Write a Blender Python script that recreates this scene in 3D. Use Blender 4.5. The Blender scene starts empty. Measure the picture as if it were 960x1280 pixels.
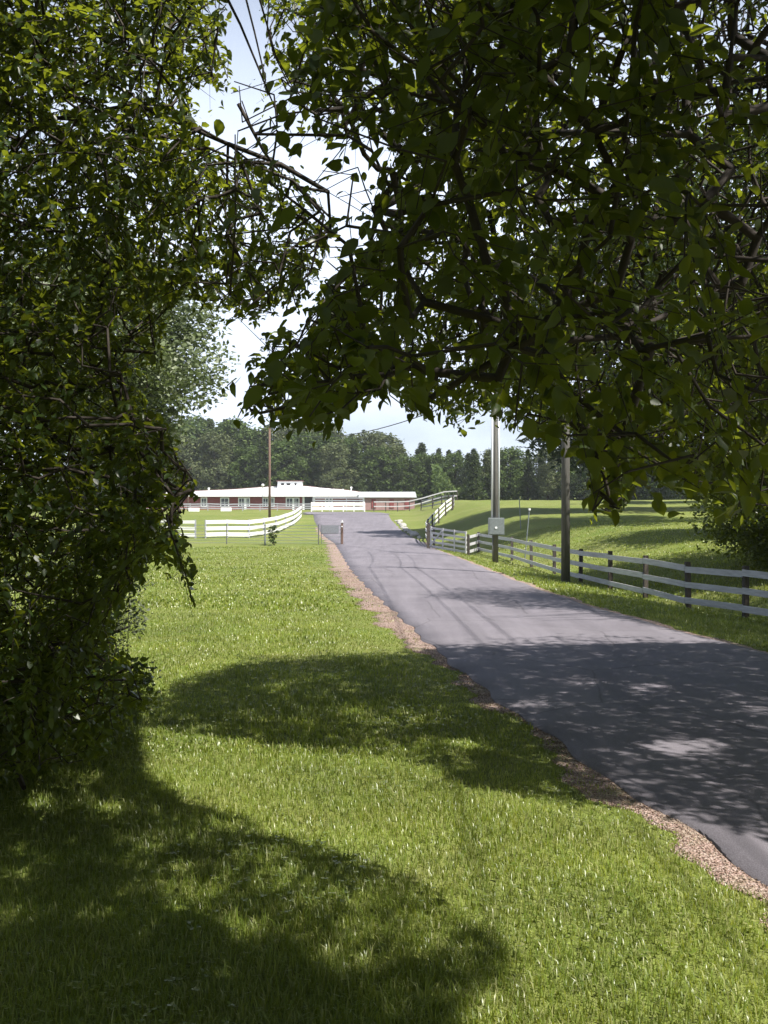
import bpy, math, random
import numpy as np
from mathutils import Vector
random.seed(7)
rng = np.random.default_rng(11)
C = bpy.context.scene.collection
R = math.radians

# ------------------------------------------------------------------ camera
EYE = 2.1; F = 1300.0
cam_d = bpy.data.cameras.new('camera'); cam = bpy.data.objects.new('camera', cam_d); C.objects.link(cam)
cam.location = (0, 0, EYE); cam.rotation_euler = (R(90), 0, 0)
cam_d.sensor_fit = 'VERTICAL'; cam_d.sensor_height = 36; cam_d.lens = F/1280*36
cam_d.clip_start = 0.05; cam_d.clip_end = 3000
bpy.context.scene.camera = cam

# ------------------------------------------------------------------ light
SUN = Vector((0.76, -0.65, 1.31)).normalized()       # towards the sun
el = math.asin(SUN.z); az = math.atan2(SUN.x, SUN.y)
w = bpy.data.worlds.new('World'); bpy.context.scene.world = w; w.use_nodes = True
wn = w.node_tree.nodes; wl = w.node_tree.links
bg = wn['Background']; sky = wn.new('ShaderNodeTexSky'); sky.sky_type = 'NISHITA'; sky.sun_disc = False
sky.sun_elevation = el; sky.sun_rotation = az; sky.air_density = 1.0; sky.dust_density = 1.0; sky.ozone_density = 1.5
# thin bright summer cloud veil mixed over the sky
tc = wn.new('ShaderNodeTexCoord'); mp = wn.new('ShaderNodeMapping'); mp.inputs['Scale'].default_value = (1, 1, 3)
nz = wn.new('ShaderNodeTexNoise'); nz.inputs['Scale'].default_value = 2.2; nz.inputs['Detail'].default_value = 6
cr = wn.new('ShaderNodeValToRGB'); cr.color_ramp.elements[0].position = .2; cr.color_ramp.elements[1].position = .5
mx = wn.new('ShaderNodeMixRGB'); mx.inputs[2].default_value = (11.8, 13.2, 16.0, 1)
wl.new(tc.outputs['Generated'], mp.inputs[0]); wl.new(mp.outputs[0], nz.inputs[0]); wl.new(nz.outputs[0], cr.inputs[0])
sx_ = wn.new('ShaderNodeSeparateXYZ'); wl.new(tc.outputs['Generated'], sx_.inputs[0])
hr = wn.new('ShaderNodeMapRange'); hr.inputs['From Min'].default_value = .3; hr.inputs['From Max'].default_value = .55; hr.inputs['To Min'].default_value = 1; hr.inputs['To Max'].default_value = .04
wl.new(sx_.outputs['Z'], hr.inputs[0]); ml = wn.new('ShaderNodeMath'); ml.operation = 'MULTIPLY'; wl.new(cr.outputs[0], ml.inputs[0]); wl.new(hr.outputs[0], ml.inputs[1])
wl.new(ml.outputs[0], mx.inputs[0]); wl.new(sky.outputs[0], mx.inputs[1]); wl.new(mx.outputs[0], bg.inputs[0])
bg.inputs[1].default_value = 0.05
sd = bpy.data.lights.new('sun', 'SUN'); sd.energy = 5.0; sd.angle = R(0.53); sd.color = (1, .95, .86)
so = bpy.data.objects.new('sun', sd); C.objects.link(so); so.rotation_euler = SUN.to_track_quat('Z', 'Y').to_euler()
so.location = (20, -20, 40)
vs = bpy.context.scene.view_settings
vs.view_transform = 'Standard'; vs.look = 'None'; vs.gamma = 1; vs.use_curve_mapping = False; vs.exposure = 0.92
cy = bpy.context.scene.cycles
cy.max_bounces = 7; cy.diffuse_bounces = 2; cy.transmission_bounces = 2; cy.glossy_bounces = 2; cy.transparent_max_bounces = 8

# ------------------------------------------------------------------ helpers
def tag(o, label=None, cat=None, group=None, kind=None):
    if label: o['label'] = label
    if cat: o['category'] = cat
    if group: o['group'] = group
    if kind: o['kind'] = kind
    return o
def mesh_np(name, V, Fc, mat, parent=None, smooth=False):
    V = np.asarray(V, dtype=np.float32); Fc = np.asarray(Fc, dtype=np.int32)
    k = Fc.shape[1]; me = bpy.data.meshes.new(name)
    me.vertices.add(len(V)); me.vertices.foreach_set('co', V.ravel())
    me.loops.add(Fc.size); me.loops.foreach_set('vertex_index', Fc.ravel())
    me.polygons.add(len(Fc)); me.polygons.foreach_set('loop_start', np.arange(0, Fc.size, k, dtype=np.int32))
    if smooth: me.polygons.foreach_set('use_smooth', np.ones(len(Fc), dtype=bool))
    me.update(calc_edges=True); me.validate()
    me.materials.append(mat)
    o = bpy.data.objects.new(name, me); C.objects.link(o)
    if parent: o.parent = parent
    return o
def empty(name, loc, rz=0):
    o = bpy.data.objects.new(name, None); o.empty_display_size = .2; C.objects.link(o); o.location = loc; o.rotation_euler.z = rz
    return o
class MB:
    def __init__(s): s.v = []; s.f = []
    def box(s, c, size, rz=0, rx=0, ry=0, bev=0):
        from mathutils import Euler
        e = Euler((rx, ry, rz)).to_matrix(); n = len(s.v); c = Vector(c)
        for x in (-.5, .5):
            for y in (-.5, .5):
                for z in (-.5, .5): s.v.append(c + e @ Vector((x*size[0], y*size[1], z*size[2])))
        for q in ((0,1,3,2),(4,6,7,5),(0,4,5,1),(2,3,7,6),(0,2,6,4),(1,5,7,3)): s.f.append(tuple(n+i for i in q))
        return s
    def bar(s, a, b, wd, ht):                         # plank from a to b, wd = thickness sideways, ht = height
        a = Vector(a); b = Vector(b); d = (b-a).normalized(); up = Vector((0,0,1))
        sd_ = d.cross(up).normalized(); u = sd_.cross(d).normalized(); n = len(s.v)
        for p in (a, b):
            for i, j in ((-.5,-.5),(.5,-.5),(.5,.5),(-.5,.5)): s.v.append(p + sd_*wd*i + u*ht*j)
        for q in ((0,3,2,1),(4,5,6,7),(0,1,5,4),(1,2,6,5),(2,3,7,6),(3,0,4,7)): s.f.append(tuple(n+i for i in q))
        return s
    def tube(s, pts, rad, seg=8, cap=True):
        pts = [Vector(p) for p in pts]; n0 = len(s.v)
        if not hasattr(rad, '__len__'): rad = [rad]*len(pts)
        for i, p in enumerate(pts):
            d = (pts[min(i+1, len(pts)-1)] - pts[max(i-1, 0)]).normalized()
            a = d.cross(Vector((0,0,1)) if abs(d.z) < .9 else Vector((0,1,0))).normalized(); b = d.cross(a)
            for k in range(seg):
                t = 2*math.pi*k/seg; s.v.append(p + (a*math.cos(t)+b*math.sin(t))*rad[i])
        for i in range(len(pts)-1):
            for k in range(seg):
                k2 = (k+1) % seg; s.f.append((n0+i*seg+k, n0+i*seg+k2, n0+(i+1)*seg+k2, n0+(i+1)*seg+k))
        if cap:
            s.f.append(tuple(n0+k for k in range(seg))[::-1]); s.f.append(tuple(n0+(len(pts)-1)*seg+k for k in range(seg)))
        return s
    def poly(s, pts):
        n = len(s.v); s.v += [Vector(p) for p in pts]; s.f.append(tuple(range(n, n+len(pts)))); return s
    def build(s, name, mat, parent=None, smooth=False, bevel=0):
        me = bpy.data.meshes.new(name); me.from_pydata([tuple(v) for v in s.v], [], s.f); me.update()
        if smooth: me.polygons.foreach_set('use_smooth', [True]*len(me.polygons))
        me.materials.append(mat); o = bpy.data.objects.new(name, me); C.objects.link(o)
        if parent: o.parent = parent
        if bevel:
            m = o.modifiers.new('bevel', 'BEVEL'); m.width = bevel; m.segments = 2; m.limit_method = 'ANGLE'
        return o
def pip(u, v, poly):
    P = np.asarray(poly, float); inside = np.zeros(u.shape, bool); j = len(P)-1
    for i in range(len(P)):
        xi, yi = P[i]; xj, yj = P[j]
        c = ((yi > v) != (yj > v)) & (u < (xj-xi)*(v-yi)/(yj-yi+1e-12)+xi); inside ^= c; j = i
    return inside
def at(u, v, D): return ((u-480)/F*D, D, EYE-(v-640)/F*D)
def proj(P):
    y = np.maximum(P[:, 1], .05); return 480+F*P[:, 0]/y, 640-F*(P[:, 2]-EYE)/y
def norm(a): return a/np.maximum(np.linalg.norm(a, axis=-1, keepdims=True), 1e-9)

# ------------------------------------------------------------------ materials
def mat_base(name):
    m = bpy.data.materials.new(name); m.use_nodes = True; nt = m.node_tree; b = nt.nodes['Principled BSDF']
    return m, nt, b
def coords(nt, scale=(1,1,1), kind='Object'):
    t = nt.nodes.new('ShaderNodeTexCoord'); p = nt.nodes.new('ShaderNodeMapping'); p.inputs['Scale'].default_value = scale
    nt.links.new(t.outputs[kind], p.inputs[0]); return p.outputs[0]
def noise(nt, vec, scale, detail=4, rough=.6):
    n = nt.nodes.new('ShaderNodeTexNoise'); n.inputs['Scale'].default_value = scale; n.inputs['Detail'].default_value = detail
    n.inputs['Roughness'].default_value = rough
    if vec is not None: nt.links.new(vec, n.inputs['Vector'])
    return n.outputs['Fac']
def ramp(nt, fac, stops):
    r = nt.nodes.new('ShaderNodeValToRGB'); e = r.color_ramp.elements
    while len(e) < len(stops): e.new(.5)
    for i, (p, c) in enumerate(stops): e[i].position = p; e[i].color = (*c, 1)
    nt.links.new(fac, r.inputs[0]); return r.outputs[0]
def mixc(nt, fac, a, b, mode='MIX'):
    m = nt.nodes.new('ShaderNodeMixRGB'); m.blend_type = mode
    for i, x in ((0, fac), (1, a), (2, b)):
        if isinstance(x, (int, float)): m.inputs[i].default_value = x
        elif isinstance(x, tuple): m.inputs[i].default_value = (*x, 1)
        else: nt.links.new(x, m.inputs[i])
    return m.outputs[0]
def bump(nt, b, h, strength=.4, dist=.02):
    n = nt.nodes.new('ShaderNodeBump'); n.inputs['Strength'].default_value = strength; n.inputs['Distance'].default_value = dist
    nt.links.new(h, n.inputs['Height']); nt.links.new(n.outputs[0], b.inputs['Normal'])
def simple(name, c, var=.15, scale=6, rough=.7, metal=0, stretch=(1,1,1), bmp=.2):
    m, nt, b = mat_base(name); v = coords(nt, stretch); n = noise(nt, v, scale, 6)
    lo = tuple(x*(1-var) for x in c); hi = tuple(min(1, x*(1+var)) for x in c)
    nt.links.new(ramp(nt, n, [(.3, lo), (.7, hi)]), b.inputs['Base Color'])
    b.inputs['Roughness'].default_value = rough; b.inputs['Metallic'].default_value = metal
    if bmp: bump(nt, b, n, bmp, .01)
    return m
def leafmat(name, cols, trans, tw=.4, rough=.45, spec=.5):
    m, nt, b = mat_base(name); g = nt.nodes.new('ShaderNodeNewGeometry')
    col = ramp(nt, g.outputs['Random Per Island'], [(i/(len(cols)-1), c) for i, c in enumerate(cols)])
    big = noise(nt, coords(nt), .7, 2); fac = ramp(nt, big, [(.35, (.75,)*3), (.65, (1.25, 1.2, 1.1))])
    col = mixc(nt, 1.0, col, fac, 'MULTIPLY'); nt.links.new(col, b.inputs['Base Color'])
    b.inputs['Roughness'].default_value = rough; b.inputs['Specular IOR Level'].default_value = spec
    t = nt.nodes.new('ShaderNodeBsdfTranslucent')
    tcx = mixc(nt, 1.0, fac, trans, 'MULTIPLY'); nt.links.new(tcx, t.inputs[0])
    x = nt.nodes.new('ShaderNodeMixShader'); x.inputs[0].default_value = tw
    nt.links.new(b.outputs[0], x.inputs[1]); nt.links.new(t.outputs[0], x.inputs[2])
    nt.links.new(x.outputs[0], nt.nodes['Material Output'].inputs[0]); return m
M = {}
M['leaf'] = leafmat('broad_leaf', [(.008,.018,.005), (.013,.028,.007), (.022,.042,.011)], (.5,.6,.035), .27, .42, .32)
M['leaf_sunny'] = leafmat('sunlit_broad_leaf', [(.02,.035,.009), (.035,.055,.012), (.05,.075,.018)], (.45,.6,.045), .44, .42, .32)  # brighter copy of the leaf material, sunlit look put into its colour
M['leaf_left'] = leafmat('thicket_leaf', [(.009,.019,.005), (.015,.031,.008), (.026,.048,.013)], (.5,.6,.04), .26, .38, .4)
M['leaf_grey'] = leafmat('grey_leaf', [(.1,.14,.07), (.15,.19,.1), (.2,.24,.14)], (.16,.22,.08), .3, .5)
M['needle'] = leafmat('needle', [(.018,.035,.014), (.03,.05,.02), (.04,.065,.025)], (.05,.09,.02), .2, .6)
M['far_pine'] = leafmat('far_conifer', [(.03,.05,.02), (.05,.075,.026), (.075,.1,.036)], (.08,.13,.03), .2, .7, .2)
M['far_green'] = leafmat('far_broadleaf', [(.05,.085,.025), (.075,.12,.035), (.11,.15,.05)], (.12,.19,.04), .25, .7, .2)
M['far_olive'] = leafmat('far_olive', [(.075,.1,.05), (.1,.125,.06), (.14,.16,.08)], (.13,.17,.05), .25, .7, .2)
M['shrub'] = leafmat('juniper', [(.05,.075,.04), (.08,.1,.055), (.1,.12,.07)], (.1,.13,.05), .2, .6)
M['grass'] = leafmat('grass_blade', [(.09,.14,.02), (.135,.195,.032), (.18,.23,.046), (.33,.34,.17)], (.46,.53,.06), .34, .36, .5)  # palest stop puts sun glints into the colour of some blades
M['bark'] = simple('bark', (.026,.022,.018), .5, 9, .9, stretch=(3,3,.6), bmp=.8)
M['twig'] = simple('twig', (.035,.027,.022), .3, 9, .85)
M['pole'] = simple('pole_wood', (.12,.115,.105), .4, 5, .85, stretch=(8,8,.5), bmp=.5)
M['pole_red'] = simple('pole_creosote', (.14,.085,.065), .3, 5, .85, stretch=(8,8,.5), bmp=.4)
M['post'] = simple('dark_post', (.055,.045,.038), .4, 7, .85, stretch=(5,5,.8), bmp=.5)
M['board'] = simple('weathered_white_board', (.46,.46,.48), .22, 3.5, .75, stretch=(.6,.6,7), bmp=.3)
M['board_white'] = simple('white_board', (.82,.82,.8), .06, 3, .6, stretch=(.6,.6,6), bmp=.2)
M['board_grey'] = simple('grey_board', (.3,.31,.34), .2, 3, .8, stretch=(.6,.6,6), bmp=.2)
M['pvc'] = simple('white_conduit', (.72,.74,.78), .06, 3, .35, bmp=0)
M['galv'] = simple('galvanised', (.19,.215,.225), .15, 12, .5, .3, bmp=.1)
M['steel'] = simple('dark_steel', (.16,.16,.16), .25, 10, .5, .6, bmp=.1)
M['cable'] = simple('cable', (.03,.03,.03), .2, 4, .6, bmp=0)
M['sign'] = simple('grey_sign', (.2,.21,.24), .2, 14, .6, .2, bmp=.1)
M['barnred'] = simple('barn_red', (.2,.045,.045), .2, 1.2, .75, stretch=(6,1,1), bmp=.2)
M['barnpink'] = simple('faded_red', (.3,.18,.175), .12, 1.2, .75, bmp=.1)
M['trim'] = simple('white_trim', (.78,.79,.8), .05, 3, .6, bmp=0)
M['glass'] = simple('dark_glass', (.03,.035,.045), .3, 2, .12, bmp=0)
M['dark'] = simple('dark_opening', (.018,.016,.018), .2, 2, .6, bmp=0)
M['roof'] = simple('white_metal_roof', (.8,.81,.82), .05, .5, .45, stretch=(5,.4,1), bmp=.1)
M['roofgrey'] = simple('grey_roof', (.42,.44,.46), .1, .6, .6, stretch=(4,.4,1), bmp=.1)
M['stone'] = simple('pale_stone', (.36,.35,.33), .2, 4, .85, bmp=.5)
M['tan'] = simple('tan_wood', (.5,.34,.22), .15, 4, .8)
M['lamp'] = simple('lamp_globe', (.8,.8,.8), .03, 3, .3, bmp=0)
M['shingle'] = simple('red_cap', (.12,.05,.045), .2, 3, .8, bmp=0)

# ground
m, nt, b = mat_base('ground_grass'); v = coords(nt)
a = noise(nt, v, .12, 4); c2 = noise(nt, v, 1.3, 5); c3 = noise(nt, coords(nt, (1, .45, 1)), 22, 4, .75)
col = ramp(nt, a, [(.3, (.12,.17,.036)), (.5, (.16,.2,.048)), (.72, (.215,.23,.082))])
col = mixc(nt, ramp(nt, c2, [(.4, (0,)*3), (.75, (.7,)*3)]), col, (.19,.185,.065))
col = mixc(nt, 1, col, ramp(nt, c3, [(.25, (.5,)*3), (.75, (1.5,)*3)]), 'MULTIPLY')
nt.links.new(col, b.inputs['Base Color']); b.inputs['Roughness'].default_value = .9; b.inputs['Specular IOR Level'].default_value = .1
bump(nt, b, c3, .7, .06); M['ground'] = m
# asphalt
m, nt, b = mat_base('asphalt'); v = coords(nt)
a = noise(nt, v, .5, 5); fn = noise(nt, v, 140, 3, .7); st = noise(nt, coords(nt, (2.2, .12, 1)), 1.2, 4)
col = ramp(nt, a, [(.3, (.15,.138,.162)), (.7, (.2,.185,.21))])
col = mixc(nt, 1, col, ramp(nt, st, [(.3, (.86,)*3), (.7, (1.12,)*3)]), 'MULTIPLY')
col = mixc(nt, 1, col, ramp(nt, fn, [(.3, (.5,)*3), (.7, (1.5,)*3)]), 'MULTIPLY')
col = mixc(nt, ramp(nt, noise(nt, v, 60, 3, .8), [(.62, (0,)*3), (.72, (.5,)*3)]), col, (.32,.3,.31))
vo = nt.nodes.new('ShaderNodeTexVoronoi'); vo.feature = 'DISTANCE_TO_EDGE'; vo.inputs['Scale'].default_value = .33
wob = nt.nodes.new('ShaderNodeTexNoise'); wob.inputs['Scale'].default_value = 1.5; wob.inputs['Detail'].default_value = 5; nt.links.new(v, wob.inputs[0])
nt.links.new(mixc(nt, .12, v, wob.outputs['Color'], 'ADD'), vo.inputs['Vector'])
col = mixc(nt, ramp(nt, vo.outputs['Distance'], [(.0, (.55,)*3), (.006, (0,)*3)]), col, (.05,.048,.052))
nt.links.new(col, b.inputs['Base Color']); b.inputs['Roughness'].default_value = .82; b.inputs['Specular IOR Level'].default_value = .3
bump(nt, b, fn, .5, .008); M['asphalt'] = m
# gravel
m, nt, b = mat_base('gravel'); v = coords(nt)
vo = nt.nodes.new('ShaderNodeTexVoronoi'); vo.inputs['Scale'].default_value = 55; nt.links.new(v, vo.inputs['Vector'])
hs = nt.nodes.new('ShaderNodeSeparateColor'); nt.links.new(vo.outputs['Color'], hs.inputs[0])
col = ramp(nt, hs.outputs[0], [(0, (.25,.16,.14)), (.4, (.37,.25,.22)), (.8, (.45,.34,.305)), (1, (.46,.38,.34))])
col = mixc(nt, ramp(nt, vo.outputs['Distance'], [(.4, (0,)*3), (.8, (.7,)*3)]), col, (.12,.085,.05))
g = noise(nt, v, 1.6, 4); col = mixc(nt, ramp(nt, g, [(.5, (0,)*3), (.7, (.6,)*3)]), col, (.15,.17,.05))
nt.links.new(col, b.inputs['Base Color']); b.inputs['Roughness'].default_value = .9
bump(nt, b, vo.outputs['Distance'], .8, .02); M['gravel'] = m
M['pebble'] = leafmat('pebble', [(.13,.09,.07), (.22,.15,.12), (.28,.21,.175), (.4,.35,.31)], (0,0,0), 0, .85)

# ------------------------------------------------------------------ terrain heights
_y = np.arange(-60, 1001, 1.0)
def prof(xs, zs, k):
    z = np.interp(_y, xs, zs); g = np.exp(-.5*(np.arange(-3*k, 3*k+1)/k)**2); g /= g.sum()
    return np.convolve(np.pad(z, 3*k, mode='edge'), g, 'valid')
PC = prof([-60, 63, 77, 95, 110, 130, 170, 220, 400, 1000], [0, 0, .12, .85, 1.35, 1.8, 2.45, 4, 9, 30], 4)
PR = prof([-60, 30, 45, 60, 80, 105, 150, 220, 400, 1000], [.5, .6, .9, 1.4, 2.2, 3.0, 3.7, 5, 10, 30], 5)
def sstep(x, a, b): t = np.clip((x-a)/(b-a), 0, 1); return t*t*(3-2*t)
XL = np.array([[-60,3],[-10,2.5],[3,2.6],[4.6,2.4],[5.8,2.2],[6.66,2.02],[7.38,1.85],[9.25,1.57],[10.9,1.34],[12.4,1.13],[16.1,.73],[21,.3],[26,-.22],[36.4,-1.12],[46,-1.75],[54.6,-2.3],[68,-3.2],[85,-5.2],[105,-7],[130,-8.8],[160,-9.5]])
XR = np.array([[-60,8],[-10,7.3],[3,6.8],[10,6.15],[15.3,5.66],[19.5,4.95],[23.3,4.45],[32,3.95],[45.5,3.5],[60.7,3.0],[75,2.3],[88,1.4],[108,.7],[130,.5],[160,1.5]])
_ys = np.arange(-60, 161, 1.0)
def smooth(a, k=2):
    z = np.interp(_ys, a[:,0], a[:,1]); g = np.exp(-.5*(np.arange(-3*k, 3*k+1)/k)**2); g /= g.sum()
    p = np.pad(z, 3*k, mode='reflect', reflect_type='odd'); return np.convolve(p, g, 'valid')
_xl = smooth(XL); _xr = smooth(XR)
def xl(y): return np.interp(y, _ys, _xl) + .035*np.sin(np.asarray(y)*2.1) + .03*np.sin(np.asarray(y)*4.7+1)
def xr(y): return np.interp(y, _ys, _xr) + .05*np.sin(np.asarray(y)*1.3)
def Z(x, y):
    x = np.asarray(x, float); y = np.asarray(y, float)
    pc = np.interp(y, _y, PC); pr = np.interp(y, _y, PR)
    xf = np.interp(y, [0, 24, 26.5, 40, 60, 75, 100], [9.6, 8.4, 7.8, 6.7, 5.0, 3.6, 3.0])    # fence line
    t = sstep(x, xf-.2, xf+np.interp(y, [0, 60, 110], [9, 7, 7]))
    z = pc*(1-t)+pr*t + np.clip(x-11, 0, 60)*.05*np.clip(1-y/150, 0, 1)*np.clip(1, 0, 1)
    dip = -.33*np.exp(-((x-xf)/1.8)**2)*np.clip(1-(y-62)/8, 0, 1); z = z+dip
    # low verge to the left thicket and small undulation away from the drive
    m_ = np.clip((xl(y)-1.4-x)/3, 0, 1) + np.clip((x-xr(y)-1.5)/3, 0, 1)
    z = z + m_*(.035*np.sin(x*1.1+.6*y)+.03*np.sin(.8*y-x*.5))
    return z
def z1(x, y): return float(Z(x, y))

xs = np.unique(np.concatenate([-np.geomspace(40, 700, 22), np.arange(-40, 45.1, .5), np.geomspace(46, 700, 22)]))
ys = np.unique(np.concatenate([np.linspace(-120, -10, 12), np.arange(-10, 180, .5), np.geomspace(180, 1600, 40)]))
gx, gy = np.meshgrid(xs, ys); V = np.stack([gx.ravel(), gy.ravel(), Z(gx.ravel(), np.clip(gy.ravel(), -59, 999))], 1)
nx = len(xs); i, j = np.meshgrid(np.arange(len(ys)-1), np.arange(nx-1), indexing='ij'); q = (i*nx+j).ravel()
g = mesh_np('ground', V, np.stack([q, q+1, q+nx+1, q+nx], 1), M['ground'], smooth=True); tag(g, kind='structure')

def strip(name, fa, fb, y0, y1, dy, n, lift, mat, skirt=.12, crown=0):
    Y = np.arange(y0, y1+.01, dy); A = fa(Y); B = fb(Y); rows = []
    T = np.concatenate([[0], np.linspace(0, 1, n), [1]]); k = len(T)
    for ti, t in enumerate(T):
        x = A+(B-A)*t; z = Z(x, Y)+lift+crown*(1-(2*t-1)**2)
        if ti == 0: x = x-.03; z = z-skirt
        if ti == k-1: x = x+.03; z = z-skirt
        rows.append(np.stack([x, Y, z], 1))
    V = np.stack(rows, 1).reshape(-1, 3)
    i, j = np.meshgrid(np.arange(len(Y)-1), np.arange(k-1), indexing='ij'); q = (i*k+j).ravel()
    return mesh_np(name, V, np.stack([q, q+1, q+k+1, q+k], 1), mat)
tag(strip('road', xl, xr, -40, 132, .1, 12, .032, M['asphalt'], crown=.02), kind='structure')
def gw(y): return np.interp(y, [-40, 5, 7, 9, 15, 17, 22, 40, 60, 70, 90], [.22, .22, .28, .14, .16, .4, .5, .66, .62, .45, .2]) + .09*np.sin(y*1.7)+.07*np.sin(y*3.9+2)+.04*np.sin(y*11)
tag(strip('gravel_shoulder', lambda y: xl(y)-gw(y), lambda y: xl(y)+.05, -20, 92, .1, 5, .012, M['gravel'], .03), kind='structure')
tag(strip('gravel_edge', lambda y: xr(y)-.05, lambda y: xr(y)+.22+.06*np.sin(y*2.3)+.04*np.sin(y*7), -20, 70, .2, 3, .012, M['gravel'], .03), kind='structure')
# barn yard: flat apron the drive opens into
mb = MB(); pts = [(-10.5,128),(-9.6,131.5),(-11,138),(-10.5,146),(-3,147),(-.5,141),(.8,131.5),(.5,128)]
mb.poly([(x, y, z1(x, y)+.06) for x, y in pts]); 
tag(mb.build('barn_yard_pavement', M['asphalt']), kind='structure')

# pebbles on the shoulder
n = 9000; Y = rng.uniform(0, 1, n)**1.6*34+4; X = xl(Y)-gw(Y)*rng.uniform(-.03, 1.15, n)
s = rng.uniform(.003, .009, n)*(1+Y/40); octv = np.array([[1,0,0],[-1,0,0],[0,1,0],[0,-1,0],[0,0,1],[0,0,-1]], float)
octf = np.array([[0,2,4],[2,1,4],[1,3,4],[3,0,4],[2,0,5],[1,2,5],[3,1,5],[0,3,5]])
P = np.stack([X, Y, Z(X, Y)+.014+s*.2], 1); sc = rng.uniform(.5, 1.3, (n, 6, 1))*s[:, None, None]
V = (P[:, None]+octv[None]*sc*np.array([1,1,.6])).reshape(-1, 3)
tag(mesh_np('pebbles', V, (np.arange(n)[:, None, None]*6+octf).reshape(-1, 3), M['pebble']), 'loose pinkish pebbles scattered along the asphalt edge', 'pebbles', kind='stuff')

# ------------------------------------------------------------------ grass blades
def patchn(x, y): return np.sin(x*1.3+np.sin(y*.9)*1.5)*np.sin(y*1.1+np.sin(x*.7)*2)
def grass(n, y0, y1, h0, h1, wd, pw, side=1.0):
    Y = y0+(y1-y0)*rng.uniform(0, 1, n)**pw; X = rng.uniform(-1, 1, n)*(Y*.44+1.0*side)
    L = xl(Y)-gw(Y)*np.where(np.sin(Y*2.9)*np.sin(Y*1.3+1)+rng.normal(0,.3,n) > .3, rng.uniform(.05, 1, n), rng.uniform(.8, 1.1, n)); Rr = xr(Y)+.18
    ok = (X < L) | ((X > Rr)); X = X[ok]; Y = Y[ok]; n = len(X)
    pt = patchn(X, Y); h = rng.uniform(h0, h1, n)*(1+.3*pt)*rng.choice([1, 1, 1, 1.5], n, p=[.3,.3,.34,.06])
    d = np.minimum(np.abs(X-xl(Y)+gw(Y)), 1.0); h *= .55+.45*d
    th = rng.uniform(0, 2*np.pi, n); ln = rng.uniform(.15, .9, n)
    dx = np.cos(th); dy = np.sin(th); z0 = Z(X, Y)-.005
    wv = wd*rng.uniform(.6, 1.4, n); a2 = th+np.pi/2+rng.normal(0, .4, n); wx = np.cos(a2)*wv/2; wy = np.sin(a2)*wv/2
    B = np.stack([X, Y, z0], 1); W_ = np.stack([wx, wy, 0*wx], 1)
    Mi = B+np.stack([dx*h*ln*.3, dy*h*ln*.3, h*.6], 1); T = B+np.stack([dx*h*ln, dy*h*ln, h*(1-.35*ln)], 1)
    V = np.stack([B-W_, B+W_, Mi-W_*.8, Mi+W_*.8, T], 1).reshape(-1, 3)
    f = np.array([[0,1,3],[0,3,2],[2,3,4]]); return V, (np.arange(n)[:, None, None]*5+f).reshape(-1, 3)
Vs = []; Fs = []; off = 0
for a_ in [(150000, 2.6, 9, .035, .085, .0055, 1.1), (130000, 9, 22, .04, .08, .011, 1.2), (110000, 22, 62, .05, .09, .028, 1.1)]:
    V, Fc = grass(*a_); Vs.append(V); Fs.append(Fc+off); off += len(V)
tag(mesh_np('grass', np.concatenate(Vs), np.concatenate(Fs), M['grass']), 'lush short mown green grass beside the drive', 'grass', kind='stuff')

n = 9000; Y = rng.uniform(0, 1, n)**1.3*16+3; X = rng.uniform(-1, 1, n)*(Y*.45+.8); k = (X < xl(Y)-gw(Y)*1.1) & (np.sin(X*2.1+Y)*np.sin(Y*1.7-X)+rng.normal(0, .25, n) > .25); X = X[k]; Y = Y[k]; n = len(X)
P = np.repeat(np.stack([X, Y, Z(X, Y)+rng.uniform(.02, .07, n)], 1), 3, 0); a_ = np.repeat(rng.uniform(0, 6.28, n), 3)+np.tile([0, 2.09, 4.19], n); D = np.stack([np.cos(a_), np.sin(a_), rng.normal(.1, .15, n*3)], 1)
tv = np.array([(0,0,0),(-.34,.35,.03),(-.36,.75,.03),(0,1,0),(.36,.75,.03),(.34,.35,.03)]); Sx = norm(np.cross(D, [0,0,1.])); Lf = rng.uniform(.014, .026, n*3)[:, None, None]
V = P[:, None]+Lf*(Sx[:, None]*tv[None, :, :1]+norm(D)[:, None]*tv[None, :, 1:2]+np.array([0,0,1.])*tv[None, :, 2:]); V = V.reshape(-1, 3)
tag(mesh_np('clover', V, np.arange(len(V)).reshape(-1, 6), M['grass']), 'small clover leaves dotted through the near lawn', 'clover', kind='stuff')

# ------------------------------------------------------------------ trees near the camera
LIT = [[(560,1280),(640,1190),(600,1150),(560,1130),(530,1090),(430,1065),(300,1025),(180,980),(170,905),(300,925),(380,940),(450,945),(520,955),(600,990),(700,1005),(800,1010),(880,1038),(960,1068),(1500,1150),(1500,1500),(700,1500)],
       [(190,860),(300,822),(430,815),(540,803),(700,797),(860,802),(905,805),(860,795),(780,777),(715,763),(640,762),(520,747),(560,732),(640,728),(700,720),(600,690),(100,690),(100,860)]]
LIT += [[(240,1218),(262,1205),(290,1222),(262,1234)],[(110,1015),(140,1005),(170,1018),(135,1028)],[(10,1010),(50,1003),(60,1020),(20,1022)],[(200,1090),(245,1080),(240,1096)],[(450,1240),(500,1228),(490,1250)],[(150,1240),(170,1225),(180,1245)],[(320,860),(360,852),(350,868)],[(420,890),(455,884),(445,898)],[(560,930),(600,924),(590,938)],[(785,938),(850,928),(905,936),(850,951)],[(690,853),(740,852),(735,859),(700,860)],[(620,881),(695,876),(650,888)],[(900,896),(960,889),(960,897)],[(760,985),(800,978),(820,988)],[(770,862),(830,858),(800,870)]]
k_s = np.array([-SUN.x/SUN.z, -SUN.y/SUN.z])
BP = []
_br = np.random.default_rng(5)
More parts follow.
